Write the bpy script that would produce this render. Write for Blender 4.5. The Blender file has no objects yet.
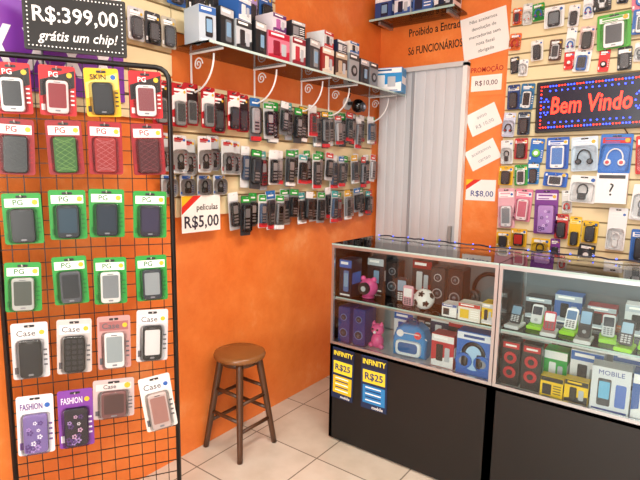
import bpy, math, random
from mathutils import Matrix, Vector
random.seed(7)
S=bpy.context.scene
S.view_settings.view_transform='Standard'
COL=S.collection
# ---------------------------------------------------------------- materials
def lin(h):
    h=h.lstrip('#'); o=[]
    for i in (0,2,4):
        c=int(h[i:i+2],16)/255
        o.append(c/12.92 if c<=.04045 else ((c+.055)/1.055)**2.4)
    return (*o,1)
_m={}
def M(hexc,rough=.5,metal=0.,emit=0.,var=0.):
    k=(hexc,rough,metal,emit,var)
    if k in _m: return _m[k]
    m=bpy.data.materials.new('mat_'+hexc+'_%g_%g_%g'%(rough,metal,emit)); m.use_nodes=True
    nt=m.node_tree; b=nt.nodes['Principled BSDF']
    b.inputs['Base Color'].default_value=lin(hexc)
    b.inputs['Roughness'].default_value=rough; b.inputs['Metallic'].default_value=metal
    if emit:
        b.inputs['Emission Color'].default_value=lin(hexc); b.inputs['Emission Strength'].default_value=emit
    if var:
        n=nt.nodes.new('ShaderNodeTexNoise'); n.inputs['Scale'].default_value=9
        tc=nt.nodes.new('ShaderNodeTexCoord'); nt.links.new(tc.outputs['Object'],n.inputs['Vector'])
        mx=nt.nodes.new('ShaderNodeMix'); mx.data_type='RGBA'
        c=lin(hexc); mx.inputs[6].default_value=tuple(x*(1-var) for x in c[:3])+(1,)
        mx.inputs[7].default_value=tuple(min(1,x*(1+var)) for x in c[:3])+(1,)
        nt.links.new(n.outputs['Fac'],mx.inputs[0]); nt.links.new(mx.outputs[2],b.inputs['Base Color'])
    _m[k]=m; return m
def clear(name,gl,tint='FFFFFF',rough=.08):
    if name in _m: return _m[name]
    m=bpy.data.materials.new(name); m.use_nodes=True; nt=m.node_tree
    for n in list(nt.nodes): nt.nodes.remove(n)
    o=nt.nodes.new('ShaderNodeOutputMaterial'); t=nt.nodes.new('ShaderNodeBsdfTransparent')
    t.inputs[0].default_value=lin(tint); g=nt.nodes.new('ShaderNodeBsdfGlossy'); g.inputs['Roughness'].default_value=rough
    f=nt.nodes.new('ShaderNodeFresnel'); f.inputs[0].default_value=1.45
    mu=nt.nodes.new('ShaderNodeMath'); mu.operation='MULTIPLY'; mu.inputs[1].default_value=gl
    nt.links.new(f.outputs[0],mu.inputs[0])
    x=nt.nodes.new('ShaderNodeMixShader'); nt.links.new(mu.outputs[0],x.inputs[0])
    nt.links.new(t.outputs[0],x.inputs[1]); nt.links.new(g.outputs[0],x.inputs[2]); nt.links.new(x.outputs[0],o.inputs[0])
    _m[name]=m; return m
GLASS=clear('glass_pane',1.0,'F6FBFA',.02)
PLAS=clear('clear_plastic',.8,'FFFFFF',.15)
BAG=clear('clear_bag',1.4,'FFFFFF',.22)
def orange():
    m=bpy.data.materials.new('orange_plaster'); m.use_nodes=True; nt=m.node_tree; b=nt.nodes['Principled BSDF']
    g=nt.nodes.new('ShaderNodeNewGeometry')
    n=nt.nodes.new('ShaderNodeTexNoise'); n.inputs['Scale'].default_value=2.6; n.inputs['Detail'].default_value=10; n.inputs['Roughness'].default_value=.68
    r=nt.nodes.new('ShaderNodeValToRGB'); e=r.color_ramp.elements
    e[0].position=.33; e[0].color=lin('DE6E28'); e[1].position=.58; e[1].color=lin('EC843C')
    x=e.new(.72); x.color=lin('F3A062')
    nt.links.new(g.outputs['Position'],n.inputs['Vector']); nt.links.new(n.outputs['Fac'],r.inputs[0]); nt.links.new(r.outputs[0],b.inputs['Base Color'])
    n2=nt.nodes.new('ShaderNodeTexNoise'); n2.inputs['Scale'].default_value=30; n2.inputs['Detail'].default_value=6
    nt.links.new(g.outputs['Position'],n2.inputs['Vector'])
    bp=nt.nodes.new('ShaderNodeBump'); bp.inputs['Strength'].default_value=.25; bp.inputs['Distance'].default_value=.012
    nt.links.new(n2.outputs['Fac'],bp.inputs['Height']); nt.links.new(bp.outputs[0],b.inputs['Normal'])
    b.inputs['Roughness'].default_value=.42; return m
ORANGE=orange()
def tiles():
    m=bpy.data.materials.new('floor_tiles'); m.use_nodes=True; nt=m.node_tree; b=nt.nodes['Principled BSDF']
    g=nt.nodes.new('ShaderNodeNewGeometry')
    mp=nt.nodes.new('ShaderNodeMapping'); mp.inputs['Location'].default_value=(.13,.22,0)
    k=nt.nodes.new('ShaderNodeTexBrick'); k.offset=0; k.inputs['Scale'].default_value=1
    k.inputs['Brick Width'].default_value=.42; k.inputs['Row Height'].default_value=.42
    k.inputs['Mortar Size'].default_value=.004; k.inputs['Mortar Smooth'].default_value=.2
    k.inputs['Color1'].default_value=lin('D6CDBF'); k.inputs['Color2'].default_value=lin('CFC6B6'); k.inputs['Mortar'].default_value=lin('857C70')
    nt.links.new(g.outputs['Position'],mp.inputs[0]); nt.links.new(mp.outputs[0],k.inputs['Vector'])
    n=nt.nodes.new('ShaderNodeTexNoise'); n.inputs['Scale'].default_value=6; n.inputs['Detail'].default_value=8
    nt.links.new(g.outputs['Position'],n.inputs['Vector'])
    mx=nt.nodes.new('ShaderNodeMix'); mx.data_type='RGBA'; mx.blend_type='MULTIPLY'; mx.inputs[0].default_value=.5
    r=nt.nodes.new('ShaderNodeValToRGB'); r.color_ramp.elements[0].position=.3; r.color_ramp.elements[0].color=(.72,.68,.62,1); r.color_ramp.elements[1].position=.6
    nt.links.new(n.outputs['Fac'],r.inputs[0]); nt.links.new(k.outputs['Color'],mx.inputs[6]); nt.links.new(r.outputs[0],mx.inputs[7])
    nt.links.new(mx.outputs[2],b.inputs['Base Color'])
    b.inputs['Roughness'].default_value=.25; return m
WHITE=M('F2F2F0',.5); BLACK=M('101012',.35); DARK=M('242428',.4); ALU=M('B9BCC0',.3,.85); CREAM=M('E6D5AA',.5,0,0,.05)
# ---------------------------------------------------------------- mesh builder
class MB:
    def __init__(s): s.v=[];s.f=[];s.fm=[];s.sm=[];s.m=[];s.T=Matrix()
    def mi(s,m):
        if m not in s.m: s.m.append(m)
        return s.m.index(m)
    def add(s,vs,fs,m,smooth=False):
        o=len(s.v); i=s.mi(m)
        for v in vs: s.v.append(s.T@Vector(v))
        for f in fs: s.f.append([a+o for a in f]); s.fm.append(i); s.sm.append(smooth)
    def box(s,cx,cy,cz,sx,sy,sz,m):
        x,y,z=sx/2,sy/2,sz/2
        v=[(cx+a*x,cy+b*y,cz+c*z) for c in(-1,1) for b in(-1,1) for a in(-1,1)]
        s.add(v,[(0,2,3,1),(4,5,7,6),(0,1,5,4),(2,6,7,3),(0,4,6,2),(1,3,7,5)],m)
    def prism(s,out,yb,yf,m,bev=0,smooth=False):
        n=len(out); cx=sum(p[0] for p in out)/n; cz=sum(p[1] for p in out)/n
        rings=[(yb,1.)]
        if bev: 
            R=max(math.hypot(p[0]-cx,p[1]-cz) for p in out); rings+=[(yf+bev,1.),(yf+bev*.3,1-bev*.45/R),(yf,1-bev/R*1.1)]
        else: rings+=[(yf,1.)]
        v=[]
        for y,k in rings: v+=[(cx+(p[0]-cx)*k,y,cz+(p[1]-cz)*k) for p in out]
        fs=[tuple(range(n-1,-1,-1))]
        for r in range(len(rings)-1):
            for i in range(n): 
                j=(i+1)%n; fs.append((r*n+i,r*n+j,(r+1)*n+j,(r+1)*n+i))
        fs.append(tuple((len(rings)-1)*n+i for i in range(n)))
        s.add(v,fs,m,smooth)
    def rr(s,cx,cz,w,h,r,yb,yf,m,bev=0,seg=3):
        s.prism(rrect(cx,cz,w,h,r,seg),yb,yf,m,bev)
    def disc(s,cx,cz,r,yb,yf,m,seg=14,bev=0):
        s.prism([(cx+r*math.cos(2*math.pi*i/seg),cz+r*math.sin(2*math.pi*i/seg)) for i in range(seg)],yb,yf,m,bev)
    def tube(s,pts,r,m,seg=6,r2=None):
        pts=[Vector(p) for p in pts]; n=len(pts); v=[];f=[]
        for i,p in enumerate(pts):
            d=(pts[min(i+1,n-1)]-pts[max(i-1,0)]).normalized()
            a=d.orthogonal().normalized() if i==0 else (pa-d*pa.dot(d)).normalized()
            pa=a; b=d.cross(a); rr_=r if r2 is None else r+(r2-r)*i/(n-1)
            for k in range(seg):
                t=2*math.pi*k/seg; v.append(p+a*rr_*math.cos(t)+b*rr_*math.sin(t))
        for i in range(n-1):
            for k in range(seg):
                j=(k+1)%seg; f.append((i*seg+k,i*seg+j,(i+1)*seg+j,(i+1)*seg+k))
        f.append(tuple(range(seg-1,-1,-1))); f.append(tuple((n-1)*seg+k for k in range(seg)))
        s.add(v,f,m,seg>6)
    def lathe(s,prof,c,m,seg=24,axis='z'):
        v=[];f=[];n=len(prof)
        for r,z in prof:
            for k in range(seg):
                t=2*math.pi*k/seg; a,b=r*math.cos(t),r*math.sin(t)
                v.append((c[0]+a,c[1]+b,c[2]+z) if axis=='z' else ((c[0]+a,c[1]-z,c[2]+b) if axis=='y' else (c[0]+z,c[1]+a,c[2]+b)))
        for i in range(n-1):
            for k in range(seg):
                j=(k+1)%seg; f.append((i*seg+k,i*seg+j,(i+1)*seg+j,(i+1)*seg+k))
        f.append(tuple(range(seg-1,-1,-1))); f.append(tuple((n-1)*seg+k for k in range(seg)))
        s.add(v,f,m,True)
    def sph(s,c,rx,m,ry=None,rz=None,seg=16,rings=10):
        ry=ry or rx; rz=rz or rx; v=[];f=[]
        for i in range(rings+1):
            a=math.pi*(i+.001)/(rings+.002)
            for k in range(seg):
                t=2*math.pi*k/seg; v.append((c[0]+rx*math.sin(a)*math.cos(t),c[1]+ry*math.sin(a)*math.sin(t),c[2]+rz*math.cos(a)))
        for i in range(rings):
            for k in range(seg):
                j=(k+1)%seg; f.append((i*seg+k,(i+1)*seg+k,(i+1)*seg+j,i*seg+j))
        s.add(v,f,m,True)
    def text(s,t,x,y,z,size,m,al='CENTER',ext=.0006,maxw=None,rot=0,shear=0,off=0):
        cu=bpy.data.curves.new('t','FONT'); cu.body=t; cu.size=size; cu.align_x=al; cu.align_y='CENTER'; cu.extrude=ext; cu.resolution_u=2; cu.shear=shear; cu.offset=off
        o=bpy.data.objects.new('t',cu); COL.objects.link(o); bpy.context.view_layer.update()
        k=1
        if maxw and o.dimensions.x>maxw: k=maxw/o.dimensions.x
        me=o.to_mesh(); R=Matrix.Translation((x,y,z))@Matrix.Rotation(rot,4,'Y')@Matrix.Rotation(math.pi/2,4,'X')@Matrix.Diagonal((k,1,1,1))
        s.add([R@v.co for v in me.vertices],[tuple(p.vertices) for p in me.polygons],m)
        o.to_mesh_clear(); bpy.data.objects.remove(o); bpy.data.curves.remove(cu)
    def build(s,name,loc=(0,0,0),rz=0,parent=None,rx=0,ry=0):
        me=bpy.data.meshes.new(name); me.from_pydata([tuple(v) for v in s.v],[],s.f)
        for m in s.m: me.materials.append(m)
        me.polygons.foreach_set('material_index',s.fm); me.polygons.foreach_set('use_smooth',s.sm); me.update()
        o=bpy.data.objects.new(name,me); COL.objects.link(o); o.location=loc; o.rotation_euler=(math.radians(rx),math.radians(ry),math.radians(rz))
        if parent: o.parent=parent
        return o
def rrect(cx,cz,w,h,r,seg=3):
    r=min(r,w/2-1e-4,h/2-1e-4); o=[]
    for sx,sz,a0 in((1,1,0),(-1,1,90),(-1,-1,180),(1,-1,270)):
        for i in range(seg+1):
            a=math.radians(a0+90*i/seg); o.append((cx+sx*(w/2-r)+r*math.cos(a),cz+sz*(h/2-r)+r*math.sin(a)))
    return o
WX=-1.94   # orange wall plane
FY=3.34    # far wall plane
def empty(name,loc=(0,0,0),rz=0):
    o=bpy.data.objects.new(name,None); COL.objects.link(o); o.location=loc; o.rotation_euler=(0,0,math.radians(rz)); return o
def single(name,fn,loc=(0,0,0),rz=0,**k):
    b=MB(); fn(b); return b.build(name,loc,rz,**k)
# ---------------------------------------------------------------- room shell
single('floor',lambda b:b.box(.05,.4,-.05,4.2,6.1,.1,tiles()))
WL=single('wall_left',lambda b:b.box(WX-.06,.4,1.45,.12,6.1,2.9,ORANGE))
WB=single('wall_back',lambda b:b.box(.05,FY+.06,1.45,3.98,.12,2.9,ORANGE))
single('wall_right',lambda b:b.box(2.1,2.0,1.45,.12,2.9,2.9,ORANGE))
single('ceiling',lambda b:b.box(.05,.4,2.95,4.2,6.1,.1,M('F2EFE8',.7)))
# door (ribbed folding PVC door)
def door(b):
    W=.66; n=9; pts=[]
    mt=M('CDCED2',.4)
    for i in range(n):
        x0=i*W/n; w=W/n
        pts+=[(x0,.0),(x0+w*.08,-.006),(x0+w*.5,-.008),(x0+w*.92,-.006)]
    pts.append((W,0))
    v=[(x,y,z) for z in(.02,2.15) for x,y in pts]; k=len(pts)
    b.add(v,[(i,i+1,k+i+1,k+i) for i in range(k-1)],mt,False)
    b.box(W*.42,-.012,1.085,.016,.014,2.13,M('9A9BA0',.5))
    b.box(W/2,-.01,2.165,W+.03,.05,.03,M('C9C9C9',.5)); b.box(W-.0,-.01,1.09,.03,.05,2.16,M('E8E8E6',.5))
    b.box(W-.05,-.03,1.02,.02,.03,.12,M('9A9A9A',.4))
single('door_1',door,(WX+.02,FY-.025,0))
# slat panels (part of the walls)
def slats(b,x0,x1,z0,z1,pitch=.1):
    b.box((x0+x1)/2,-.004,(z0+z1)/2,x1-x0,.008,z1-z0,M('9C8964',.6))
    z=z0
    while z<z1-.01:
        h=min(pitch-.010,z1-z); b.box((x0+x1)/2,-.013,z+h/2,x1-x0,.012,h,CREAM); z+=pitch
single('slatwall_panel_1',lambda b:slats(b,1.46,3.22,1.22,1.84),(WX,0,0),90,parent=WL)
single('slatwall_panel_2',lambda b:slats(b,.3,1.455,1.66,2.86),(WX,0,0),90,parent=WL)
single('slatwall_panel_3',lambda b:slats(b,1.46,2.15,2.06,2.86),(WX,0,0),90,parent=WL)
single('slatwall_panel_4',lambda b:slats(b,-1.0,1.9,.75,2.86,.085),(0,FY,0),parent=WB)
# ---------------------------------------------------------------- hanging packs
def pack(b,x,z,w,h,y,card,case,scr=None,txt='FFFFFF',rod=None,kind='case',hdr=None,split=.3,logo=None,swoosh=None):
    """x centre, z top; card front at y"""
    cm=M(card,.45); zc=z-h/2
    b.rr(x,zc,w,h,.008,y+.003,y,cm)
    if swoosh:
        b.prism([(x-w*.47,z-h*.3),(x+w*.47,z-h*.08),(x+w*.47,z-h*.42),(x-w*.47,z-h*.62)],y+.001,y-.0005,M(swoosh,.45))
    hh=h*split
    if hdr: b.box(x,y-.0006,z-hh*.55-.004,w*.86,.001,hh*.55,M(hdr,.5))
    b.rr(x,z-.012,w*.28,.008,.003,y+.001,y-.0012,DARK)
    tm=M(txt,.4)
    if logo: b.text(logo,x-w*.1,y-.0016,z-hh*.62,hh*.5,tm,maxw=w*.6,ext=.0003,off=.0003)
    else:
        b.box(x-w*.05,y-.0014,z-hh*.5,w*.6,.0012,.010,tm); b.box(x-w*.12,y-.0014,z-hh*.78,w*.46,.0012,.005,tm)
    b.disc(x+w*.33,z-hh*.6,w*.08,y+.001,y-.0016,M('D8B030' if card[0] not in'DEF' else '2A60B0',.4),8)
    # printed small print at the lower corners of the card
    for i in range(4): b.box(x+w*.40,y-.0008,z-h*(.5+.09*i),w*.1,.0006,h*.03,tm)
    b.box(x-w*.40,y-.0008,z-h*.84,w*.1,.0006,h*.12,tm)
    cw=w*.6; ch=min(h*(.96-split),cw*2.1); cz=z-h*.985+ch/2+.004
    if kind=='case':
        km=M(case,.35)
        b.rr(x,cz,cw,ch,.012,y,y-.014,km,.003)
        b.rr(x,cz+ch*.03,cw*.8,ch*.74,.005,y-.013,y-.0148,M(scr or '3A3A40',.35))
        b.rr(x,cz-ch*.42,cw*.24,ch*.05,.003,y-.013,y-.0152,M('8A8A90',.3)); b.rr(x,cz+ch*.44,cw*.3,ch*.02,.001,y-.013,y-.0152,M('55555A',.3))
        b.rr(x,cz,cw*1.3,ch*1.03,.014,y,y-.019,PLAS,.003)
    elif kind=='net':
        km=M(case,.35); wm=M(scr or 'D8D8D8',.4)
        b.rr(x,cz,cw*1.05,ch,.012,y,y-.012,km,.003)
        for i in range(-3,8):
            for sg in(1,-1):
                za=-ch*.5+i*ch*.16; zb=za+ch*.32 if sg>0 else za-ch*.32
                za2=max(-ch*.45,min(ch*.45,za)); zb2=max(-ch*.45,min(ch*.45,zb))
                if abs(zb2-za2)>.004: b.tube([(x-cw*.42,y-.0135,cz+za2),(x+cw*.42,y-.0135,cz+zb2)],.0006,wm,4)
        b.rr(x,cz,cw*1.3,ch*1.03,.014,y,y-.019,PLAS,.003)
    elif kind=='grid':
        b.rr(x,cz,cw,ch,.012,y,y-.014,M(case,.3),.003)
        for i in range(3):
            for j in range(6): b.rr(x+(i-1)*cw*.29,cz+(j-2.5)*ch*.15,cw*.2,ch*.1,.003,y-.013,y-.0152,M(scr or '404046',.3))
        b.rr(x,cz,cw*1.3,ch*1.03,.014,y,y-.019,PLAS,.003)
    elif kind=='flower':
        b.rr(x,cz,cw*1.1,ch,.012,y,y-.012,M(case,.3),.003); rnd=random.Random(int(x*1000)+len(card))
        cs=[scr or 'E8E0F0','B89AD8','5A3A80','F2EEF8']
        for i in range(14):
            fx=x+(rnd.random()-.5)*cw*.8; fz=cz+(rnd.random()-.5)*ch*.85; R=rnd.uniform(.004,.008); fm=M(rnd.choice(cs),.4)
            for q in range(5): b.disc(fx+R*math.cos(q*1.257),fz+R*math.sin(q*1.257),R*.55,y-.011,y-.0130-.0001*q,fm,6)
        b.rr(x,cz,cw*1.35,ch*1.03,.014,y,y-.019,PLAS,.003)
    elif kind=='cable':
        km=M(case,.4); pts=[]
        for i in range(40):
            t=i/39*2*math.pi*2.6; rr_=cw*.32+.0015*math.sin(i); pts.append((x+rr_*math.cos(t),y-.008-.006*i/39,cz+ch*.1+rr_*1.25*math.sin(t)))
        b.tube(pts,.0028,km,5); b.rr(x,cz-ch*.22,cw*.5,ch*.34,.006,y,y-.022,km,.004)
        b.rr(x,cz,cw*1.4,ch,.02,y,y-.026,BAG,.003)
    elif kind=='phones':
        km=M(case,.3)
        pts=[(x-cw*.42,y-.012,cz-ch*.1)]+[(x+cw*.42*math.cos(math.radians(a)),y-.012,cz+ch*.0+cw*.55*math.sin(math.radians(a))) for a in range(175,0,-15)]+[(x+cw*.42,y-.012,cz-ch*.1)]
        b.tube(pts,.004,km,6)
        for sx in(-1,1): b.disc(x+sx*cw*.36,cz-ch*.15,cw*.2,y,y-.02,km,12,.004); b.disc(x+sx*cw*.36,cz-ch*.15,cw*.11,y-.019,y-.022,M(scr or 'C02828',.3),10)
        b.rr(x,cz,cw*1.5,ch,.02,y,y-.026,PLAS,.003)
    elif kind=='round':
        b.disc(x,cz,cw*.5,y,y-.012,M(case,.3),18,.003); b.disc(x,cz,cw*.28,y-.011,y-.014,M(scr or 'E8E8E8',.3),14)
    if rod:
        b.tube([(x,y+rod,z-.012),(x,y-.012,z-.012),(x,y-.018,z-.006)],.0022,M('D8D8D8',.3,.6),5)
# ---------------------------------------------------------------- product boxes
def pbox(b,x,y,z,w,d,h,base,acc,pic='2A2A2E',txt='FFFFFF',rz=0,style=0):
    T=b.T; b.T=T@Matrix.Translation((x,y,z))@Matrix.Rotation(math.radians(rz),4,'Z')
    b.box(0,0,h/2,w,d,h,M(base,.35)); f=-d/2
    b.box(0,f-.0006,h*.88,w*.98,.0012,h*.2,M(acc,.35))
    b.box(-w*.08,f-.0016,h*.9,w*.6,.0012,h*.07,M(txt,.4))
    b.box(w*.5+.0006,0,h*.5,.0012,d*.8,h*.3,M(acc,.35))
    if style==0:
        b.rr(w*.08,h*.43,w*.42,h*.56,.006,f,f-.003,M(pic,.25),.001); b.rr(w*.08,h*.46,w*.33,h*.36,.003,f-.002,f-.0036,M('7FA6C8',.2))
    elif style==1:
        b.disc(0,h*.42,min(w,h)*.3,f,f-.003,M(pic,.3),16); b.disc(0,h*.42,min(w,h)*.16,f-.002,f-.004,M('9A9AA0',.3),12)
    elif style==3:
        b.prism([(-w*.49,h*.02),(w*.49,h*.02),(w*.49,h*.4),(-w*.49,h*.2)],f,f-.001,M(acc,.35)); b.rr(-w*.12,h*.45,w*.3,h*.5,.005,f,f-.003,M(pic,.25),.001); b.rr(w*.22,h*.42,w*.22,h*.42,.005,f,f-.0026,M('B8BEC6',.25),.001)
    else:
        b.box(-w*.2,f-.001,h*.4,w*.4,.001,h*.5,M(pic,.3)); 
        for i in range(4): b.box(w*.25,f-.001,h*(.25+.12*i),w*.34,.001,h*.04,M(txt,.4))
    b.box(0,f-.0012,h*.06,w*.8,.001,h*.04,M(txt,.4))
    b.T=T
# ---------------------------------------------------------------- wire rack (rotated)
RZ=58.5; RL=(-1.893,.695,0)
RW=.58
def rack(b):
    bl=M('141416',.35,.2); R=.045; H=1.815
    pts=[(0,0,.02),(0,0,H-R)]+[(R-R*math.cos(math.radians(a)),0,H-R+R*math.sin(math.radians(a))) for a in(22,45,67,90)]
    pts+=[(RW-p[0],0,p[2]) for p in reversed(pts)]
    b.tube(pts,.0095,bl,8)
    x=.04
    while x<RW-.02: b.tube([(x,0,.16),(x,0,H-.0)],.0021,bl,4); x+=.05
    z=.16
    while z<H-.03: b.tube([(0,-.003,z),(RW,-.003,z)],.0021,bl,4); z+=.05
    for x in(0,RW):
        b.tube([(x,-.20,.012),(x,.01,.012)],.01,bl,8)
    b.tube([(0,0,.16),(RW,0,.16)],.005,bl,6)
single('wire_grid_display_rack',rack,RL,RZ)
cols=[.078,.218,.352,.494]
rows=[ # ztop,h,w, list of (card,case,scr,kind,hdr,logo,swoosh)
 (1.785,.165,.112,[('B4121C','EDEDED','26262A','case',None,'PG','1C1416'),('B4121C','E0D0D0','8E2028','case',None,'PG','1C1416'),('E4B010','1A1A1A','2A2A2E','case',None,'SKIN','F6DE70'),('B4121C','E4E4E4','8A4A50','case',None,'PG','1C1416')]),
 (1.605,.185,.112,[('8C141E','1E2020','4E524E','net','ECEAE8','PG',None),('8C141E','30641A','98C868','net','ECEAE8','PG',None),('96141E','A02220','D89090','net','ECEAE8','PG',None),('8C141E','501418','A04850','net','ECEAE8','PG',None)]),
 (1.365,.175,.118,[('269038','121415','242628','case','EEF2EE','PG',None),('269038','141A20','1E3E50','case','EEF2EE','PG',None),('269038','101A24','18283A','case','EEF2EE','PG',None),('269038','20182A','342A4A','case','EEF2EE','PG',None)]),
 (1.125,.175,.112,[('269038','B0B4B0','484E46','case','EEF2EE','PG',None),('269038','4E5258','24282C','case','EEF2EE','PG',None),('269038','D8DAD8','80868A','case','EEF2EE','PG',None),('269038','2E343C','98A0A4','case','EEF2EE','PG',None)]),
 (.895,.205,.115,[('CACACE','0C0C0C','141418','case','ECECEC','Case',None),('C2BCBA','0C0C0C','2E2E34','grid','ECECEC','Case',None),('B88C8A','E4E4E4','98A4A8','case','9A6060','Case',None),('C8C8CC','1A1A1C','DADADA','case','ECECEC','Case',None)]),
 (.635,.225,.118,[('E2E2E8','7C6AA8','F4F0FA','flower',None,'FASHION',None),('7A3A9C','201C2A','E0B8D8','flower',None,'FASHION',None),('BCACAC','784E4E','523838','case','D8CECC','Case',None),('E2DEDA','CCBAB6','AE8078','case','ECECEC','Case',None)])]
rr=random.Random(3)
for zt,h,w,it in rows:
    for cx,(card,case,scr,kind,hdr,logo,sw) in zip(cols,it):
        b=MB(); w2=w
        if zt<.7 and cx==.352: w2=.145; h2=.155
        else: h2=h
        lc={'PG':'E8E8E8','SKIN':'1A1A1A','Case':'5A5A60','FASHION':'F0E8F8'}[logo]
        if hdr and logo=='PG': lc='A01820' if card[0] in'89A' else '12702A'
        if card=='E2E2E8': lc='6A4A90'
        pack(b,0,0,w2,h2,0,card,case,scr,lc,rod=.026,kind=kind,hdr=hdr,logo=logo,swoosh=sw)
        tilt=rr.uniform(-2.5,2.5)+( -9 if (zt<.7 and cx>.45) else 0)
        dz=rr.uniform(-.008,.008)+(.01 if cx>.3 and zt<.95 else 0)
        a=math.radians(RZ); lx=cx+rr.uniform(-.006,.006); ly=-.03
        wx=RL[0]+lx*math.cos(a)-ly*math.sin(a); wy=RL[1]+lx*math.sin(a)+ly*math.cos(a)
        b.build('phone_case_package',(wx,wy,zt+dz),RZ,ry=tilt)
# chalk price sign on top of rack
def chalk(b):
    b.rr(.16,.095,.32,.19,.006,.006,-.006,M('1C1A18',.5)); b.rr(.16,.095,.305,.175,.005,-.005,-.0075,M('0E0E10',.6))
    wm=M('F4F4F4',.6)
    for i in range(26):
        for z in(.014,.176): b.disc(.014+i*.01168,z,.0026,-.007,-.0085,wm,6)
    for i in range(13):
        for x in(.014,.306): b.disc(x,.014+i*.0135,.0026,-.007,-.0085,wm,6)
    b.text('R$:399,00',.16,-.0085,.117,.07,wm,maxw=.265,rot=-.02,off=.0008); b.text('grátis um chip!',.165,-.0085,.05,.046,wm,maxw=.25,rot=-.03,shear=.3,off=.0004)
    for x in(.05,.27): b.tube([(x,.009,-.045),(x,.009,.04)],.004,DARK,6)
a=math.radians(RZ)
single('chalkboard_price_sign',chalk,(RL[0]+.118*math.cos(a),RL[1]+.118*math.sin(a),1.838),RZ)
# ---------------------------------------------------------------- orange wall signage & packs
def sgn(b):
    b.rr(0,0,.66,.30,.004,.004,-.004,M('7A36A4',.4)); wm=M('F4F0F8',.5)
    for i in range(5):
        x=-.26+i*.125
        b.prism([(x-.045,.06),(x-.02,.06),(x+.045,-.08),(x+.02,-.08)],-.004,-.006,wm); b.prism([(x+.045,.06),(x-.02,-.08),(x-.045,-.08),(x+.02,.06)],-.004,-.0055,wm)
single('purple_shop_sign',sgn,(WX+.024,.88,1.865),90)
def sgn2(b):
    b.rr(0,0,.66,.14,.004,.004,-.004,WHITE); b.text('RECARGA',0,-.005,-.01,.12,M('7A2A1C',.5),maxw=.58,off=.001)
single('recharge_sign',sgn2,(WX+.024,.88,2.087),90)
pal=['4A4E52','8A8E92','1E2024','B8BCC0','34383C','9498A0','16161A','C4C6CA','A03038','506888','26282C','5A5E64']
tags=['1E9A34','1E6AB0','C8342A','F0F0F0','D8A820','3AA0A0','1E9A34','F0F0F0']
def coverrow(y0,y1,n,zt,seed,hmin=.19):
    def fn(b):
        r=random.Random(seed)
        for i in range(n):
            x=y0+(y1-y0)*i/(n-1)+r.uniform(-.012,.012); h=hmin+r.uniform(-.02,.035); w=r.uniform(.062,.086); y=-.042-.022*(i%2)-r.uniform(0,.006)
            z=zt+r.uniform(-.018,.016); an=r.uniform(-.09,.09)
            b.T=Matrix.Translation((x,0,z))@Matrix.Rotation(an,4,'Y')@Matrix.Translation((-x,0,-z))
            b.rr(x,z-h/2,w,h,.006,y+.002,y,M(r.choice(['C0C4C8','9A9EA4','DCDEE0','6A6E72','3A3C40']),.35))
            th=r.uniform(.026,.046)
            b.rr(x,z-.02,w*.9,th,.004,y,y-.0015,M(r.choice(tags),.4)); b.box(x,y-.002,z-.024,w*.55,.001,.009,WHITE)
            c=r.choice(pal); ch=h*r.uniform(.58,.68)
            b.rr(x,z-.05-ch/2,w*.62,ch,.012,y,y-.016,M(c,.25),.004); b.rr(x,z-.05-ch*.3,w*.44,ch*.34,.004,y-.015,y-.0168,M(r.choice(['14181E','B8C0C6','3E4A56','D0D4D8']),.2))
            for j in range(3): b.rr(x,z-.05-ch*(.58+.13*j),w*.42,ch*.07,.003,y-.015,y-.0168,M('B0B4B8' if c<'6' else '3A3C40',.3))
            if r.random()<.6: b.rr(x,z-h+.016,w*.8,.022,.003,y,y-.017,M(r.choice(['C82830','C82830','E8E8E8']),.4))
            b.rr(x,z-.05-ch/2,w*.86,ch*1.04,.014,y,y-.021,BAG,.003)
            b.tube([(x,-.020,z-.01),(x,y-.012,z-.01)],.002,M('D8D8D8',.3,.6),5)
        b.T=Matrix()
    return fn
single('hanging_phone_cover_packs',coverrow(1.97,3.17,19,1.825,1,.2),(WX,0,0),90)
single('hanging_phone_cover_packs',coverrow(1.88,3.17,20,1.56,2,.185),(WX,0,0),90)
single('hanging_phone_cover_packs',coverrow(1.80,3.17,21,1.325,3,.185),(WX,0,0),90)
def redrow(b):
    r=random.Random(5)
    for i in range(7):
        x=1.37+i*.083; pack(b,x,1.83+r.uniform(-.015,.01),.084,.19,-.046-.024*(i%2),'B01220',r.choice(['2A2A2E','1A1A1E','8A8E90']),'4A5054',rod=.03,hdr=None,swoosh='F0ECEC' if i%2 else '1C1416')
single('hanging_phone_case_packs',redrow,(WX,0,0),90)
def blkrow(b):
    r=random.Random(6)
    for i in range(7):
        x=1.37+i*.073; pack(b,x,1.60+r.uniform(-.015,.01),.08,.17,-.046-.028*(i%2),r.choice(['C8CCCE','DCDEE0','B0B4B8']),'121214',None,'B02028',rod=.03,kind='cable',split=.2)
    for i in range(4): pack(b,1.40+i*.1,1.42,.08,.10,-.05,'C4C8CA','121214',None,'2A60B0',rod=.03,kind='cable',split=.2)
single('hanging_charger_packs',blkrow,(WX,0,0),90)
def price(b):
    b.rr(0,0,.235,.175,.002,.001,-.001,M('F4F2EE',.6)); b.prism([(-.117,.087),(-.117,.0),(-.0,.087)],0,-.0014,M('D8281E',.5)); b.prism([(-.117,.087),(-.117,.035),(-.05,.087)],0,-.0018,M('F4C020',.5))
    b.text('peliculas',.035,-.002,.03,.042,BLACK,maxw=.13); b.text('R$5,00',0,-.002,-.04,.08,M('2A2A3A',.5),maxw=.21,off=.001)
    b.tube([(0,.0,.083),(0,.04,.083)],.002,DARK,5)
single('price_card',price,(WX+.06,1.575,1.235),90)
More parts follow.
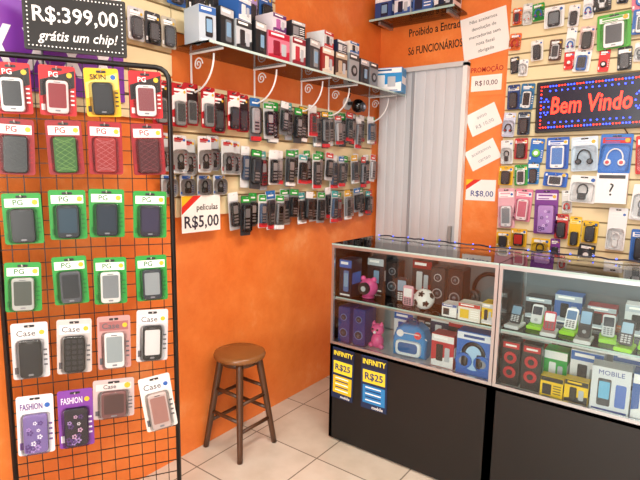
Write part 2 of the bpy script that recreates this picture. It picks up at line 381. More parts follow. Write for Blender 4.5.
def upper(b):
    r=random.Random(9)
    for zt in(2.36,2.62):
        for i in range(9):
            x=1.12+i*.115
            pack(b,x,zt+r.uniform(-.01,.02),.1,.2,-.05,r.choice(['D4D4D8','B098D0','C0C4C8','303034','2A60A8']),r.choice(['202024','C8C8CC','3A3A40']),rod=.03)
single('hanging_upper_packs',upper,(WX,0,0),90)  # general accessory packs drawn as phone cases, not batteries
def upper2(b):
    for i,c in enumerate(['3A3A42','1E1E22','44444A']): pack(b,1.26+i*.08,2.10,.075,.13,-.05,['C8C8CC','3A3A40','B8B0A0'][i],c,'60646A',rod=.03)
single('hanging_small_packs',upper2,(WX,0,0),90)  # three small accessory packs in phone-case form, no memory cards
# glass shelf + scroll brackets
gs=empty('glass_wall_shelf',(WX,0,0),90)
single('shelf_glass',lambda b:(b.box(2.37,-.13,1.985,1.80,.25,.01,GLASS),b.box(2.37,-.257,1.985,1.80,.004,.011,M('C0D8D2',.15))),parent=gs)
def brk(b):
    wm=M('ECECEC',.4)
    for x in(1.56,1.98,2.38,2.66,3.16):
        b.tube([(x,-.024,1.975),(x,-.024,1.79)],.005,wm,6); b.tube([(x,-.018,1.975),(x,-.24,1.975)],.005,wm,6)
        pts=[(x,-.026-.155*math.sin(math.radians(a)),1.80+.16*(1-math.cos(math.radians(a)))) for a in range(0,91,10)]
        b.tube(pts,.0045,wm,6)
        sp=[(x,-.075-.03*(1-i/30)*math.cos(i*.42),1.925+.03*(1-i/30)*math.sin(i*.42)) for i in range(26)]
        b.tube(sp,.0035,wm,5)
single('brackets',brk,parent=gs)
def cam(b):
    b.T=Matrix.Scale(1.35,4)
    b.disc(0,0,.032,0,-.012,M('D8D8D8',.4),18,.003); b.tube([(0,-.01,0),(0,-.04,.0),(0,-.055,-.01)],.009,DARK,8)
    b.sph((0,-.07,-.015),.033,M('0A0A0C',.15)); b.lathe([(.022,0),(.024,.006),(.016,.012)],(0,-.095,-.022),M('3A3A40',.3),16,'y'); b.lathe([(.012,0),(.010,.006),(.003,.008)],(0,-.107,-.022),M('8890A0',.1),12,'y')
    b.tube([(0,-.006,.02),(.02,-.006,.04),(.03,-.004,.05)],.003,DARK,5)
single('security_camera',cam,(WX,2.90,1.905),90)
def sbox(y,w,h,base,acc,pic='2A2A2E',st=0,d=.12,name='product_box',dx=-.15,rz=0,txt='FFFFFF',z=1.991):
    single(name,lambda b:pbox(b,0,0,0,w,d,h,base,acc,pic,txt,0,st),(WX-dx,y,z),90+rz)
sbox(1.51,.085,.15,'B8C4D0','2A60A8',rz=-8); sbox(1.61,.085,.17,'202428','C0C4C8',pic='6A7078',rz=5); sbox(1.72,.1,.14,'C4CAD0','303438',st=3); sbox(1.83,.08,.16,'1E2024','D0D0D0',rz=4)
sbox(1.965,.15,.14,'D87890','B81A3A','8A1830',3,.13,rz=-4); sbox(2.125,.11,.15,'E4E4E4','8A1E30','B83040',3); sbox(2.26,.1,.17,'3A3C42','C8C8C8','8A8E94',rz=5)
sbox(2.39,.11,.15,'9A2A28','E8E0D0','E8E0D0',3); sbox(2.53,.11,.15,'4A3430','C8B8A0','C0A890',3,rz=-4); sbox(2.665,.11,.17,'A0A6AC','3A3C40','1E1E22',1); sbox(2.79,.1,.16,'2C2E34','B8BCC4'); sbox(2.905,.1,.16,'808890','2A2C30','1E1E22',1)
single('product_box',lambda b:pbox(b,0,0,0,.25,.13,.16,'1E8ED0','F4F8FA','E8F0F6','0E5A98',0,3),(-1.77,3.14,1.991),14)
sbox(1.97,.10,.09,'E0D8E0','603070','B060A0',3,z=2.1315); sbox(1.72,.09,.10,'2A5AA0','E0E4E8','E0E4E8',3,z=2.1315,rz=6); sbox(2.125,.10,.08,'2A2A30','C8C8CC','8A8A90',2,z=2.1415,rz=-5); sbox(2.39,.10,.09,'D8DCE0','C02A30','3A3A40',3,z=2.1415,rz=4); sbox(2.53,.10,.07,'1E2A44','D8DCE0','D8DCE0',2,z=2.1415); sbox(2.665,.10,.07,'E8E4DC','1E6AB0','2A2A30',3,z=2.1615)
# ---------------------------------------------------------------- back wall header, shelf, notices
single('staff_only_lettering',lambda b:(b.text('Proibido a Entrada',0,0,.085,.075,BLACK,maxw=.40,rot=-.03,off=.0008),b.text('Só FUNCIONÁRIOS',0,0,-.04,.075,BLACK,maxw=.40,rot=-.03,off=.0008)),(-1.51,FY-.001,2.345))
def note(b,w,h,lines,col='F2F0EC',tc='3A3A40',sz=.03):
    b.rr(0,0,w,h,.002,0,-.0015,M(col,.6))
    for i,l in enumerate(lines): b.text(l,0,-.002,h*.5-h*(i+.8)/(len(lines)+.6),sz,M(tc,.5),maxw=w*.85,ext=.0003)
single('notice_paper',lambda b:note(b,.30,.27,['Não aceitamos','devolução de','mercadorias sem','nota fiscal','obrigado'],sz=.03),(-1.165,FY-.001,2.345),0,ry=-9)
def promo(b):
    b.rr(0,0,.23,.19,.002,0,-.0015,M('E8843C',.6)); b.rr(0,-.015,.2,.1,.002,-.001,-.002,M('F0EDE6',.6)); b.text('PROMOÇÃO',0,-.002,.07,.045,M('B81810',.5),maxw=.21,off=.0006); b.text('R$10,00',0,-.003,-.015,.045,M('6A3A48',.5),maxw=.17)
single('promotion_card',promo,(-1.135,FY-.001,2.05))
single('notice_paper',lambda b:note(b,.21,.15,['aviso','R$ 10,00'],sz=.035,tc='9A9AA0'),(-1.14,FY-.001,1.80),0,ry=-24)
single('notice_paper',lambda b:note(b,.21,.14,['aceitamos','cartao'],sz=.035,tc='9A9AA0'),(-1.13,FY-.001,1.57),0,ry=-28)
def pc(b):
    b.rr(0,0,.2,.14,.002,0,-.0015,M('F4F2EE',.6)); b.prism([(-.1,.07),(-.1,.0),(.0,.07)],0,-.0018,M('D8281E',.5)); b.prism([(-.1,.07),(-.1,.03),(-.05,.07)],0,-.0022,M('F4C020',.5)); b.text('R$8,00',.01,-.003,-.025,.055,M('2A3A8A',.5),maxw=.16)
single('price_card',pc,(-1.13,FY-.001,1.335))
ws=empty('high_wall_shelf')
single('board',lambda b:(b.box(-1.6,FY-.11,2.49,.62,.22,.014,GLASS),b.box(-1.6,FY-.221,2.49,.62,.003,.014,M('A8C8C0',.15)),b.box(-1.85,FY-.09,2.475,.02,.18,.02,ALU),b.box(-1.35,FY-.09,2.475,.02,.18,.02,ALU)),parent=ws)
for i,(w,h,c,a_) in enumerate([(.13,.15,'2A4A88','E8EEF4'),(.12,.14,'E4E8F0','3A64A8'),(.14,.16,'3A64A8','D8E0EC'),(.13,.14,'E8E8EA','2A2A30')]):
    single('product_box',lambda b:pbox(b,0,0,0,w,.14,h,c,a_,'1E2A44','FFFFFF',0,[0,3,2,3][i]),(-1.83+i*.148,FY-.1,2.498))
# ---------------------------------------------------------------- LED sign
def led(b):
    W,H=.59,.30
    b.rr(0,0,W,H,.008,.022,-.012,M('151517',.4),.003); b.rr(0,0,W*.96,H*.92,.006,-.011,-.0125,M('0A0A2A',.25))
    rd=M('FF2A18',.4,0,5.); bl=M('2A40FF',.4,0,8.)
    def dot(x,z,m): b.disc(x,z,.0046,-.012,-.0155,m,6)
    n=34
    for i in range(n):
        x=-W*.45+W*.9*i/(n-1)
        for z in(-H*.4,H*.4): dot(x,z,bl if (i//3)%2 else rd)
        if 2<i<n-3 and i%2:
            for z in(-H*.31,H*.31): dot(x,z,bl)
    for i in range(10):
        z=-H*.33+H*.66*i/9
        for x in(-W*.45,W*.45): dot(x,z,bl if (i//2)%2 else rd)
    for x in(-W*.40,W*.40):
        for k in range(8): 
            t=k*math.pi/4; dot(x+.014*math.cos(t),.045*math.sin(t),bl)
    b.text('Bem Vindo',-.004,-.0135,.0,.14,rd,maxw=W*.71,ext=.001,off=.0018,shear=.12)
    b.tube([(W*.3,.0,-H/2),(W*.36,.028,-H/2-.06),(W*.46,.028,-H/2-.1)],.003,BLACK,6)
single('led_welcome_sign',led,(-.505,FY-.053,1.855),0,ry=-1.5)
# ---------------------------------------------------------------- back wall hanging packs
FW=[ # x0,x1,ztop,zbot,card,case,scr,kind,hdr
(-.795,-.685,2.43,2.31,'EDEDED','2A2A2E','70767C','case',None),(-.66,-.6,2.42,2.30,'E8E8E8','303034',None,'case',None),(-.59,-.51,2.29,2.16,'D8B8B0','141416','303034','case',None),
(-.51,-.345,2.34,2.15,'48A82E','F0F0F0','4A4A50','case','F0F0F0'),(-.335,-.24,2.34,2.21,'2A66B8','E8E8E8','303034','case',None),(-.86,-.79,2.25,2.13,'E8E4DC','26262A',None,'case',None),(-.75,-.68,2.24,2.12,'5A3A30','C8C8CC',None,'case',None),
(-.98,-.905,2.0,1.85,'1E3A78','18181C',None,'case','E8E8E8'),(-.895,-.815,2.0,1.845,'1E6A9A','E8E8E8','202024','case',None),(-.99,-.915,1.83,1.68,'C8CCE0','18181A',None,'phones',None),(-.905,-.83,1.83,1.69,'283850','18181C',None,'case','C8D0D8'),
(-.815,-.735,1.665,1.52,'1E6AC0','70C83A','E8F0F4','round',None),(-.725,-.60,1.67,1.48,'1E5AB8','EDEDED','5080C0','case','F0F4F8'),(-.59,-.45,1.67,1.47,'C8DCEC','202024','4A4A50','phones','F4F6F8'),(-.435,-.275,1.68,1.46,'2470C8','F0F0F0','C83030','phones','C82020'),(-.265,-.12,1.67,1.46,'C82018','F0F0F0',None,'phones','E8E8E8'),
(-1.0,-.925,1.66,1.51,'E0E2E4','2A2A30',None,'cable',None),(-.915,-.835,1.67,1.54,'B82028','202024',None,'case','F0F0F0'),(-1.0,-.91,1.495,1.375,'E8B418','202024',None,'case','F0F0F0'),(-.905,-.825,1.505,1.375,'2A9A3A','E8E8E8',None,'case','F0F0F0'),
(-1.0,-.895,1.355,1.1,'DCA8B4','E8E8EC','8A8E94','case','F6F2F2'),(-.885,-.78,1.355,1.15,'D88098','F0E0E4','C86A80','case','F2E8EA'),(-.77,-.635,1.355,1.08,'74308C','B890D0','E8DCF8','flower','E8DCF0'),
(-.725,-.59,1.46,1.375,'1E60C0','F0F0F0',None,'case','F0F4F8'),(-.573,-.43,1.445,1.285,'EDEDED','1A1A1C',None,'cable',None),
(-.99,-.905,1.07,.97,'E8B818','2A2A2E',None,'case',None),(-.9,-.80,1.10,.985,'E0AC18','202024','C83028','case','F4F0E0'),(-.642,-.568,1.21,1.06,'B82220','202024',None,'case','F0F0F0'),(-.56,-.495,1.2,1.02,'E8BC18','202024',None,'case','F4E8A0'),(-.49,-.405,1.18,1.05,'E8BC18','202024',None,'case','202024'),
(-.77,-.66,1.05,.94,'E8BC18','2A2A2E',None,'cable',None),(-.36,-.265,1.265,1.02,'E8EAEC','F0F0F0',None,'cable',None),(-.25,-.13,1.4,1.2,'EDEDED','2A2A2E',None,'cable',None),(-.24,-.13,1.15,.97,'2A66B8','202024',None,'case','F0F0F0')]
names={'case':'phone_case_package','phones':'headphone_blister_pack','cable':'cable_blister_pack','round':'disc_blister_pack','flower':'phone_case_package'}
for x0,x1,z1,z0,card,case,scr,kind,hdr in FW:
    b=MB(); pack(b,0,0,x1-x0,z1-z0,0,card,case,scr,'F0F0F0' if not hdr else card,rod=.03,kind=kind,hdr=hdr,split=.26)
    b.build(names[kind],((x0+x1)/2,FY-.05,z1),0,ry=rr.uniform(-4,4))
occ=[(q[0],q[1],q[3],q[2]) for q in FW]+[(-.83,-.17,1.67,2.03),(-.445,-.268,1.275,1.475)]
def filler(b):
    r=random.Random(21)
    cc=['D81818','1E5AC8','E8B818','F2F2F2','74308C','1E9A34','D87890','1E80C8','E4E4E4','26262A','E8702A','D8D8D4','3A3C44','F2F2F2']
    for zt in(2.80,2.64,2.48,2.32,2.16,2.02,1.86,1.70,1.52,1.37,1.23,1.17,1.05):
        x=-.955
        while x<.9:
            w=r.choice([.055,.07,.09]); h=r.choice([.10,.125,.14]); z=zt+r.uniform(-.02,.012)
            R=(x-w/2,x+w/2,z-h,z)
            if all(R[1]<o[0]+.008 or R[0]>o[1]-.008 or R[3]<o[2]+.01 or R[2]>o[3]-.01 for o in occ):
                b.T=Matrix.Translation((x,0,z))@Matrix.Rotation(r.uniform(-.1,.1),4,'Y')@Matrix.Translation((-x,0,-z))
                pack(b,x,z,w,h,-.035,r.choice(cc),r.choice(['1A1A1E','E8E8EA','3A3A40','C83030','2A66B8']),None,'F4F4F4',rod=.015,kind=r.choice(['case','case','cable','round','phones']),hdr=r.choice([None,'F4F4F4']))
                occ.append(R); x+=w+r.choice([.004,.01,.02])
            else: x+=.02
    b.T=Matrix()
single('hanging_accessory_packs',filler,(0,FY,0))
def whitebox(b):
    b.box(0,0,0,.155,.06,.17,M('F0F0F0',.4)); b.text('?',0,-.031,-.01,.1,BLACK); b.box(0,-.0306,.065,.13,.001,.02,M('303034',.4)); b.tube([(0,.05,.083),(0,-.03,.083)],.002,DARK,5); 
single('hanging_product_box',whitebox,(-.355,FY-.075,1.375))
# ---------------------------------------------------------------- display counters
def counter(name,x0,x1,y0=2.08,y1=2.50):
    E=empty(name,(0,0,0)); xc=(x0+x1)/2; W=x1-x0; yc=(y0+y1)/2; D=y1-y0
    bk=M('0A090B',.36)
    def base(b):
        b.box(xc,y0+.009,.275,W,.018,.53,bk); b.box(x0+.009,yc,.275,.018,D,.53,bk); b.box(x1-.009,yc,.275,.018,D,.53,bk); b.box(xc,y1-.009,.275,W,.018,.53,bk); b.box(xc,yc,.532,W,D,.016,M('DADCDC',.4)); b.box(xc,yc,.03,W-.04,D-.04,.04,bk)
    single('base_cabinet',base,parent=E)
    def frame(b):
        t=.014
        for x in(x0+t/2,x1-t/2):
            for y in(y0+t/2,y1-t/2): b.box(x,y,.805,t,t,.53,ALU)
        for z in(.547,1.063):
            for y in(y0+t/2,y1-t/2): b.box(xc,y,z,W,t+.002,t,ALU)
            for x in(x0+t/2,x1-t/2): b.box(x,yc,z,t+.002,D,t,ALU)
        for y in(y0+.02,y1-.03): b.box(xc,y,.783,W-.03,.01,.008,ALU)
    single('aluminium_frame',frame,parent=E)
    def glass(b):
        b.box(xc,y0+.004,.805,W-.03,.004,.50,GLASS); b.box(xc,yc,1.074,W,D,.007,GLASS); b.box(xc,yc+.005,.79,W-.03,D-.05,.006,GLASS)
        b.box(x0+.005,yc,.805,.004,D-.03,.5,GLASS); b.box(xc,y0-.001,1.074,W,.003,.008,M('9FB8B4',.1))
        b.box(xc,y0+.021,.79,W-.03,.003,.007,M('B8D4CE',.1))
    single('glass_panes',glass,parent=E)
    single('back_panel',lambda b:(b.box(xc,y1-.02,.66,W-.03,.006,.22,M('B4B8BA',.3)),b.box(xc,y1-.02,.925,W-.03,.006,.26,M('6E7276',.3))),parent=E)
counter('display_counter',-1.46,-.607); counter('display_counter',-.603,.42)
def poster(b,w,h,top,mid):
    b.rr(0,0,w,h,.002,0,-.0015,M('142A50',.4)); b.box(0,-.002,h*.38,w*.98,.001,h*.2,M('15203C',.4)); b.text('INFINITY',0,-.003,h*.39,w*.26,M('F4E23A',.4),maxw=w*.88,off=.0006)
    b.box(0,-.002,h*.12,w*.86,.001,h*.24,M(top,.4)); b.text('R$25',0,-.003,h*.12,w*.34,M('16306A',.4),maxw=w*.7,off=.0008); b.box(0,-.002,-.22*h,w*.86,.001,h*.34,M(mid,.4))
    for i in range(5): b.box(-.02*w,-.003,-h*(.09+.06*i),w*.6,.001,h*.02,M('16306A' if i%2 else 'F8F8F8',.4))
    b.text('mobile',w*.15,-.003,-h*.45,w*.16,WHITE)
single('mobile_plan_poster',lambda b:poster(b,.135,.28,'F0D838','E8C020'),(-1.375,2.0785,.385),0,ry=1)
single('mobile_plan_poster',lambda b:poster(b,.15,.28,'E8D038','2A80C0'),(-1.185,2.0785,.385),0,ry=-1)
# ---------------------------------------------------------------- counter contents
U=.794; L=.541
def cb(name,x,y,z,w,d,h,base,acc,pic='2A2A2E',st=0,txt='FFFFFF',rz=0):
    single(name,lambda b:pbox(b,0,0,0,w,d,h,base,acc,pic,txt,0,st),(x,y,z),rz)
def speaker(b,w,h,d,col,ring='8A9098'):
    b.rr(0,h/2,w,h,.01,d/2,-d/2,M(col,.3),.006)
    for zz,r in((h*.3,w*.34),(h*.72,w*.26)):
        b.disc(0,zz,r,-d/2+.002,-d/2-.003,M(ring,.3,.5),18); b.disc(0,zz,r*.8,-d/2-.002,-d/2-.004,M('2A2A30',.6),18); b.sph((0,-d/2-.003,zz),r*.35,M('5A5E66',.3),r*.35,r*.35,10,6)
    b.box(0,0,.002,w*.9,d*.9,.004,BLACK)
cb('product_box',-1.40,2.17,U,.075,.1,.20,'1C2030','3A6AC0',pic='5A7AB0')
cb('product_box',-1.33,2.36,U,.1,.1,.19,'22242C','C0C8D0')
def ballspk(b):
    b.sph((0,0,.052),.05,M('E85A98',.25)); b.disc(0,.055,.032,-.03,-.052,M('2A2A2E',.4),16); b.disc(0,.055,.014,-.05,-.055,M('C8CCD0',.3),12); b.lathe([(.03,0),(.034,.004),(.022,.012)],(0,0,0),M('D84A88',.3),16)
    b.sph((-.032,0,.098),.014,M('E85A98',.25)); b.sph((.032,0,.098),.014,M('E85A98',.25))
single('pink_ball_speaker',ballspk,(-1.30,2.19,U)); 
single('black_speaker',lambda b:speaker(b,.075,.19,.08,'18181C'),(-1.215,2.32,U),5)
def mp(b,col,scr,w=.05,h=.105,t=.012,keys=True,stand=True):
    b.rr(0,h/2,w,h,.009,t/2,-t/2,M(col,.25),.003); b.rr(0,h*.66,w*.8,h*.42,.003,-t/2+.001,-t/2-.001,M(scr,.1))
    if keys:
        for i in range(3):
            for j in range(4): b.rr((i-1)*w*.26,h*(.36-.085*j),w*.2,h*.055,.002,-t/2+.001,-t/2-.0014,M('C8CCD0' if col<'8' else '5A5E64',.3))
    else: b.disc(0,h*.18,w*.16,-t/2+.001,-t/2-.0014,M('9A9EA4',.3),12)
    if stand: b.prism([(-w*.35,0),(w*.35,0),(w*.3,.03),(-w*.3,.03)],t/2+.025,t/2,M('DDE2E4',.2))
single('mobile_phone',lambda b:mp(b,'2A2A30','7A98B0',.055,.13),(-1.12,2.22,U),4)
single('mobile_phone',lambda b:mp(b,'E0A8B8','F0F0F4',.055,.1),(-1.065,2.18,U),-4)
def football(b):
    R=.05; b.sph((0,0,R),R,M('F2F2F2',.3),seg=24,rings=14); ph=(1+5**.5)/2
    for p in [(0,s1,s2*ph) for s1 in(1,-1) for s2 in(1,-1)]+[(s1,s2*ph,0) for s1 in(1,-1) for s2 in(1,-1)]+[(s2*ph,0,s1) for s1 in(1,-1) for s2 in(1,-1)]:
        n=Vector(p).normalized(); n.rotate(Matrix.Rotation(.3,3,'X')); a_=n.orthogonal().normalized(); c_=n.cross(a_); C=Vector((0,0,R))
        v=[C+n*R*1.03]+[C+((n+a_*.36*math.cos(k*2*math.pi/5)+c_*.36*math.sin(k*2*math.pi/5)).normalized()*R*1.012) for k in range(5)]
        b.add(v,[(0,1+k,1+(k+1)%5) for k in range(5)],BLACK)
single('football_speaker',football,(-.975,2.17,U))
single('black_speaker',lambda b:speaker(b,.075,.19,.08,'2A2C30','B8BCC4'),(-.965,2.33,U),4)
single('black_speaker',lambda b:speaker(b,.08,.205,.08,'1A1C22','8A9098'),(-.85,2.28,U),-4)
cb('product_box',-1.08,2.40,U,.11,.08,.20,'24262C','8A1E28',pic='C8CCD0',st=3)
def hp(b,col,cush,R=.08):
    pts=[(R*math.cos(math.radians(a)),0,.085+R*1.15*math.sin(math.radians(a))) for a in range(0,181,12)]
    b.tube(pts,.010,M(col,.3),8)
    for s in(-1,1):
        b.lathe([(.012,-.02),(.038,-.016),(.04,.0),(.034,.012),(.01,.016)],(s*(R-.012),0,.05),M(col,.3),18,'x'); b.disc(s*(R-.004),.05,.038,-.012,-.03,M(cush,.5),16,.006); b.disc(s*(R-.004),.05,.02,-.028,-.033,M('8A9098',.3),12)
single('headphones',lambda b:hp(b,'141416','26262A'),(-.725,2.36,U+.0),-5)
cb('product_box',-.735,2.15,U,.1,.07,.08,'E8E4DC','C03028',pic='E8C020',st=2)
cb('product_box',-.655,2.16,U,.05,.08,.095,'E8C020','D0D0D4',st=3)
cb('product_box',-.83,2.16,U,.07,.07,.06,'F0F0F0','3A64A8',st=2)
# lower level
for i,(x,y) in enumerate([(-1.400,2.16),(-1.315,2.17),(-1.37,2.30)]): single('blue_speaker',lambda b:speaker(b,.072,.2,.09,'1E3A80','7A98D0'),(x,y,L),3*i)
def cat(b):
    pk=M('E8609A',.3); b.sph((0,0,.04),.034,pk,.03,.04); b.sph((0,0,.1),.036,pk,.03,.032); 
    for s in(-1,1):
        b.lathe([(.012,0),(.009,.01),(.001,.022)],(s*.022,0,.122),pk,10); b.sph((s*.014,-.03,.105),.006,BLACK,seg=8,rings=6); b.sph((s*.03,-.012,.015),.015,pk,seg=10,rings=6)
    b.sph((0,-.032,.092),.008,WHITE,seg=8,rings=6)
single('pink_toy_speaker',cat,(-1.225,2.17,L))
def pack_b(b):
    bl=M('2A86C8',.5); ou=[(-.085,0),(.085,0),(.088,.09),(.07,.14),(.035,.165),(-.035,.165),(-.07,.14),(-.088,.09)]
    b.prism(ou,.045,-.045,bl,.018); b.rr(0,.05,.13,.075,.02,-.03,-.062,M('E8EEF2',.4),.008); b.rr(0,.055,.1,.05,.015,-.06,-.066,M('1E5A9A',.4),.003)
    b.tube([(.03*math.cos(math.radians(a)),0,.16+.03*math.sin(math.radians(a))) for a in range(0,181,20)],.005,M('16406E',.5),6)
    for s in(-1,1): b.disc(s*.045,.12,.018,-.04,-.05,M('F0F0F0' if s<0 else 'E84040',.4),12)
    b.tube([(-.085,-.03,.1),(-.05,-.05,.125),(.05,-.05,.125),(.085,-.03,.1)],.003,WHITE,5)
single('blue_backpack_case',pack_b,(-1.04,2.19,L),6)
cb('product_box',-1.15,2.36,L,.11,.1,.17,'E8ECF0','2A66B8',pic='2A66B8',st=3)
cb('product_box',-.945,2.37,L,.11,.1,.20,'1C2A50','F0F0F0',pic='F0F0F0',st=3)
cb('product_box',-1.045,2.38,L,.08,.08,.215,'2A2A30','D8A820',pic='D8D8D8',st=2)
cb('headphone_box',-.855,2.17,L,.11,.08,.16,'C02430','EDEDED',pic='18181C',st=3)
cb('product_box',-.83,2.31,L,.11,.08,.21,'2A2A30','C02430',pic='E8E8E8',st=2)
def hbox(b):
    w,d,h=.155,.08,.20; b.box(0,0,h/2,w,d,h,M('1E68C0',.35)); f=-d/2
    b.box(0,f-.0006,h*.9,w*.98,.001,h*.16,M('E4ECF6',.35)); b.box(0,f-.0014,h*.9,w*.6,.001,h*.06,M('1A4A90',.35))
    b.disc(0,h*.42,.06,f,f-.0015,M('A8D0F0',.4),24)
    T=b.T; b.T=T@Matrix.Translation((0,f-.001,.018))@Matrix.Diagonal((1,.35,.95,1)); hp(b,'10141C','1A66C0',.045); b.T=T
single('headphone_box',hbox,(-.71,2.17,L),2)
cb('product_box',-.66,2.34,L,.08,.1,.2,'1C2030','8AA0C0')
# counter 2 lower
for i,x in enumerate((-.55,-.465)):
    single('headphone_blister_pack',lambda b:(b.box(0,0,.1,.075,.05,.2,M('1A1A1C',.3)),b.disc(0,.06,.026,-.025,-.032,M('C02028',.3),16),b.disc(0,.125,.026,-.025,-.032,M('C02028',.3),16),b.disc(0,.06,.013,-.03,-.034,BLACK,12),b.disc(0,.125,.013,-.03,-.034,BLACK,12),b.box(0,-.0255,.178,.066,.001,.026,M('C01820',.3)),b.box(0,-.026,.178,.045,.001,.008,WHITE)),(x,2.16,L),2)
cb('product_box',-.385,2.25,L,.09,.08,.17,'1EA040','F0F0F0',pic='F0F0F0',st=3,txt='F0F0F0')
cb('yellow_camera_box',-.375,2.135,L,.085,.05,.09,'F6CC00','1A1A1C',pic='1A1A1C',st=2,txt='1A1A1C'); cb('yellow_camera_box',-.285,2.135,L,.085,.05,.10,'F6CC00','1A1A1C',pic='1A1A1C',st=3,txt='F6CC00')
cb('phone_box',-.27,2.27,L,.12,.1,.19,'E8EAEE','2A66B8',pic='3A3A40',st=3)
def sam(b):
    w,d,h=.13,.08,.18; b.box(0,0,h/2,w,d,h,M('DDE1E6',.35)); f=-d/2
    b.text('MOBILE',0,f-.001,h*.88,.026,M('1A3A90',.4),maxw=w*.8); b.rr(-.02,h*.45,.045,h*.6,.006,f,f-.003,M('2A2A30',.25),.001); b.rr(-.02,h*.5,.036,h*.38,.003,f-.002,f-.0036,M('5AB0D8',.2)); b.rr(.035,h*.42,.035,h*.5,.006,f,f-.003,M('3A6AC0',.25),.001); b.box(0,f-.001,h*.05,w*.9,.001,h*.06,M('1A3A90',.4))
single('phone_box',sam,(-.172,2.15,L),3); cb('phone_box',-.045,2.16,L,.11,.08,.18,'1E5AA8','F0F0F0',pic='EDEDED',st=3)
cb('phone_box',.08,2.16,L,.12,.08,.17,'F0F0F0','C83028'); cb('phone_box',.22,2.17,L,.12,.08,.18,'2A2A30','E0E0E0'); cb('phone_box',-.12,2.33,L,.13,.09,.2,'DCE8F4','2A66B8',st=1); cb('phone_box',.06,2.34,L,.13,.09,.2,'F2C80E','202024',st=1)
cb('product_box',-.49,2.37,L,.13,.09,.2,'C81A20','F0F0F0',st=3)
cb('product_box',-.36,2.40,L,.10,.07,.215,'2A2A2E','F0B810',st=3)
# counter 2 upper : phones leaning on lime trays
def tray(b,w,col='9CE02A'):
    g=M(col,.25); b.rr(0,.008,w,.016,.006,.045,-.045,g,.002)
    b.add([(-w*.35,.0,.014),(w*.35,.0,.014),(w*.35,.04,.014),(-w*.35,.04,.014),(-w*.35,.035,.05),(w*.35,.035,.05)],[(0,1,5,4),(1,2,5),(0,4,3),(2,3,4,5)],g)
for i,(x,y,c,s,h,tc) in enumerate([(-.55,2.17,'2A2A30','7A98B0',.085,'D8DCDE'),(-.475,2.22,'C8CCD0','303A48',.085,'9CE02A'),(-.41,2.16,'C04050','E8E8F0',.08,'D8DCDE'),(-.345,2.23,'E8E8EA','5A7AA0',.09,'9CE02A'),(-.28,2.15,'3A3A3E','8AB0D0',.12,'D8DCDE'),(-.205,2.22,'B8BCC0','2A3440',.09,'9CE02A'),(-.14,2.15,'3A3A40','A0C0D8',.1,'9CE02A'),(-.07,2.22,'D04A88','E8E8F0',.08,'9CE02A'),(.0,2.16,'26262A','7A98B0',.1,'D8DCDE'),(.08,2.21,'C8CCD0','303A48',.09,'9CE02A'),(.16,2.17,'202024','7A98B0',.1,'9CE02A')]):
    single('phone_tray',lambda b:tray(b,.062,tc),(x,y,U),5*(i%3-1)); single('mobile_phone',lambda b:mp(b,c,s,.046,h,.012,i%3!=1,False),(x,y-.012,U+.019),5*(i%3-1),rx=-28)
for i,(x,y) in enumerate(((-.50,2.39),(-.38,2.40),(-.25,2.40),(-.11,2.39),(.02,2.39),(.15,2.39))): cb('phone_box',x,y,U,.11,.08,[.10,.13][i%2],['2A2A30','3A64A8','8A1E28','D8DCE0','1E9A34','2A2A30'][i],'B8C4D0',st=3)
# fairy lights along the counter
def fairy(b):
    bl=M('3A5AFF',.3,0,4.); ca=M('101428',.5); pts=[]
    for i in range(60):
        x=-1.40+i*1.78/59; pts.append((x,2.468+.010*math.sin(i*1.1),1.084+.005*abs(math.sin(i*.9))))
    b.tube(pts,.004,ca,5)
    for i in range(0,60,3): p=pts[i]; b.sph((p[0],p[1]-.006,p[2]+.005),.0036,bl,seg=6,rings=4)
single('fairy_light_string',fairy)
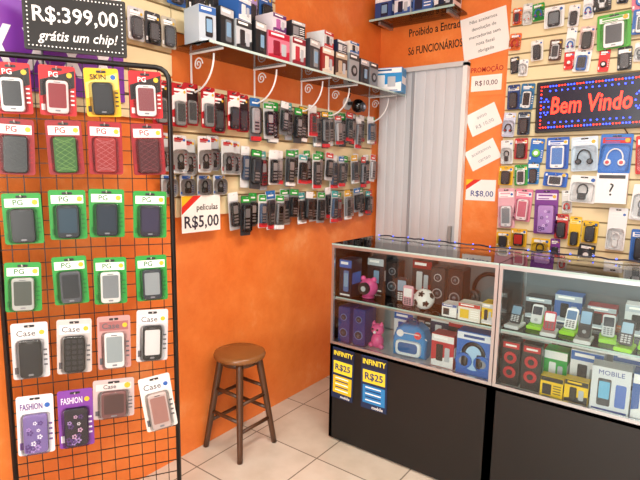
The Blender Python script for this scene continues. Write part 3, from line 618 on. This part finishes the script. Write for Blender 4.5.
# ---------------------------------------------------------------- stool
def stool(b):
    b.T=Matrix.Diagonal((1,1,1.035,1))
    wd=M('4E301C',.35,0,0,.3); w2=M('84552C',.25,0,0,.2)
    b.lathe([(.01,.468),(.118,.468),(.130,.474),(.134,.486),(.130,.497),(.118,.502),(.01,.503)],(0,0,0),w2,32)
    b.lathe([(.09,.44),(.1,.445),(.1,.468)],(0,0,0),wd,24)
    def P(i,z):
        k=(.470-z)/.47; h=.068+(.127-.068)*k; s=[(-1,-1),(1,-1),(1,1),(-1,1)][i]; return Vector((s[0]*h,s[1]*h,z))
    for i in range(4):
        pts=[P(i,z) for z in(0,.06,.12,.2,.28,.36,.44,.468)]
        b.tube(pts,.014,wd,10,.019)
    for z0,z1 in((.14,.19),(.27,.31)):
        for i in range(4):
            z=z0 if i%2 else z1; b.tube([P(i,z),P((i+1)%4,z)],.0095,wd,8)
single('wooden_stool',stool,(-1.79,1.735,0),0)
# ---------------------------------------------------------------- lights
def lamp(b):
    b.box(0,0,.03,.22,1.3,.05,M('F0F0F0',.4))
    for x in(-.06,.06): b.tube([(x,-.6,-.015),(x,.6,-.015)],.014,M('FFFDF6',.5,0,6.),10); b.box(x,-.615,-.0,.03,.02,.05,WHITE); b.box(x,.615,-.0,.03,.02,.05,WHITE)
for x,y,e in((-.2,1.2,48),(.3,-1.0,40)):
    single('fluorescent_ceiling_lamp',lamp,(x,y,2.845))
    l=bpy.data.lights.new('tube_light','AREA'); l.shape='RECTANGLE'; l.size=.5; l.size_y=1.3; l.energy=e; l.color=(1,.955,.87)
    o=bpy.data.objects.new('tube_light',l); COL.objects.link(o); o.location=(x,y,2.80)
l=bpy.data.lights.new('shopfront_daylight','AREA'); l.shape='RECTANGLE'; l.size=2.0; l.size_y=2.2; l.energy=112; l.color=(1,.965,.90)
o=bpy.data.objects.new('shopfront_daylight',l); COL.objects.link(o); o.location=(.25,-2.4,1.5)
d=Vector((-1.2,2.6,1.1))-o.location; o.rotation_euler=d.to_track_quat('-Z','Y').to_euler()
w=bpy.data.worlds.new('World'); S.world=w; w.use_nodes=True
w.node_tree.nodes['Background'].inputs[0].default_value=(1,.98,.94,1); w.node_tree.nodes['Background'].inputs[1].default_value=1.0
# ---------------------------------------------------------------- camera
c=bpy.data.cameras.new('camera'); c.lens=27.84; c.sensor_width=36; c.clip_start=.05
o=bpy.data.objects.new('camera',c); COL.objects.link(o); o.location=(0,0,1.45)
o.rotation_euler=(Matrix.Rotation(math.radians(36.5),3,'Z')@Matrix.Rotation(math.radians(82),3,'X')@Matrix.Rotation(math.radians(.9),3,'Z')).to_euler()
S.camera=o
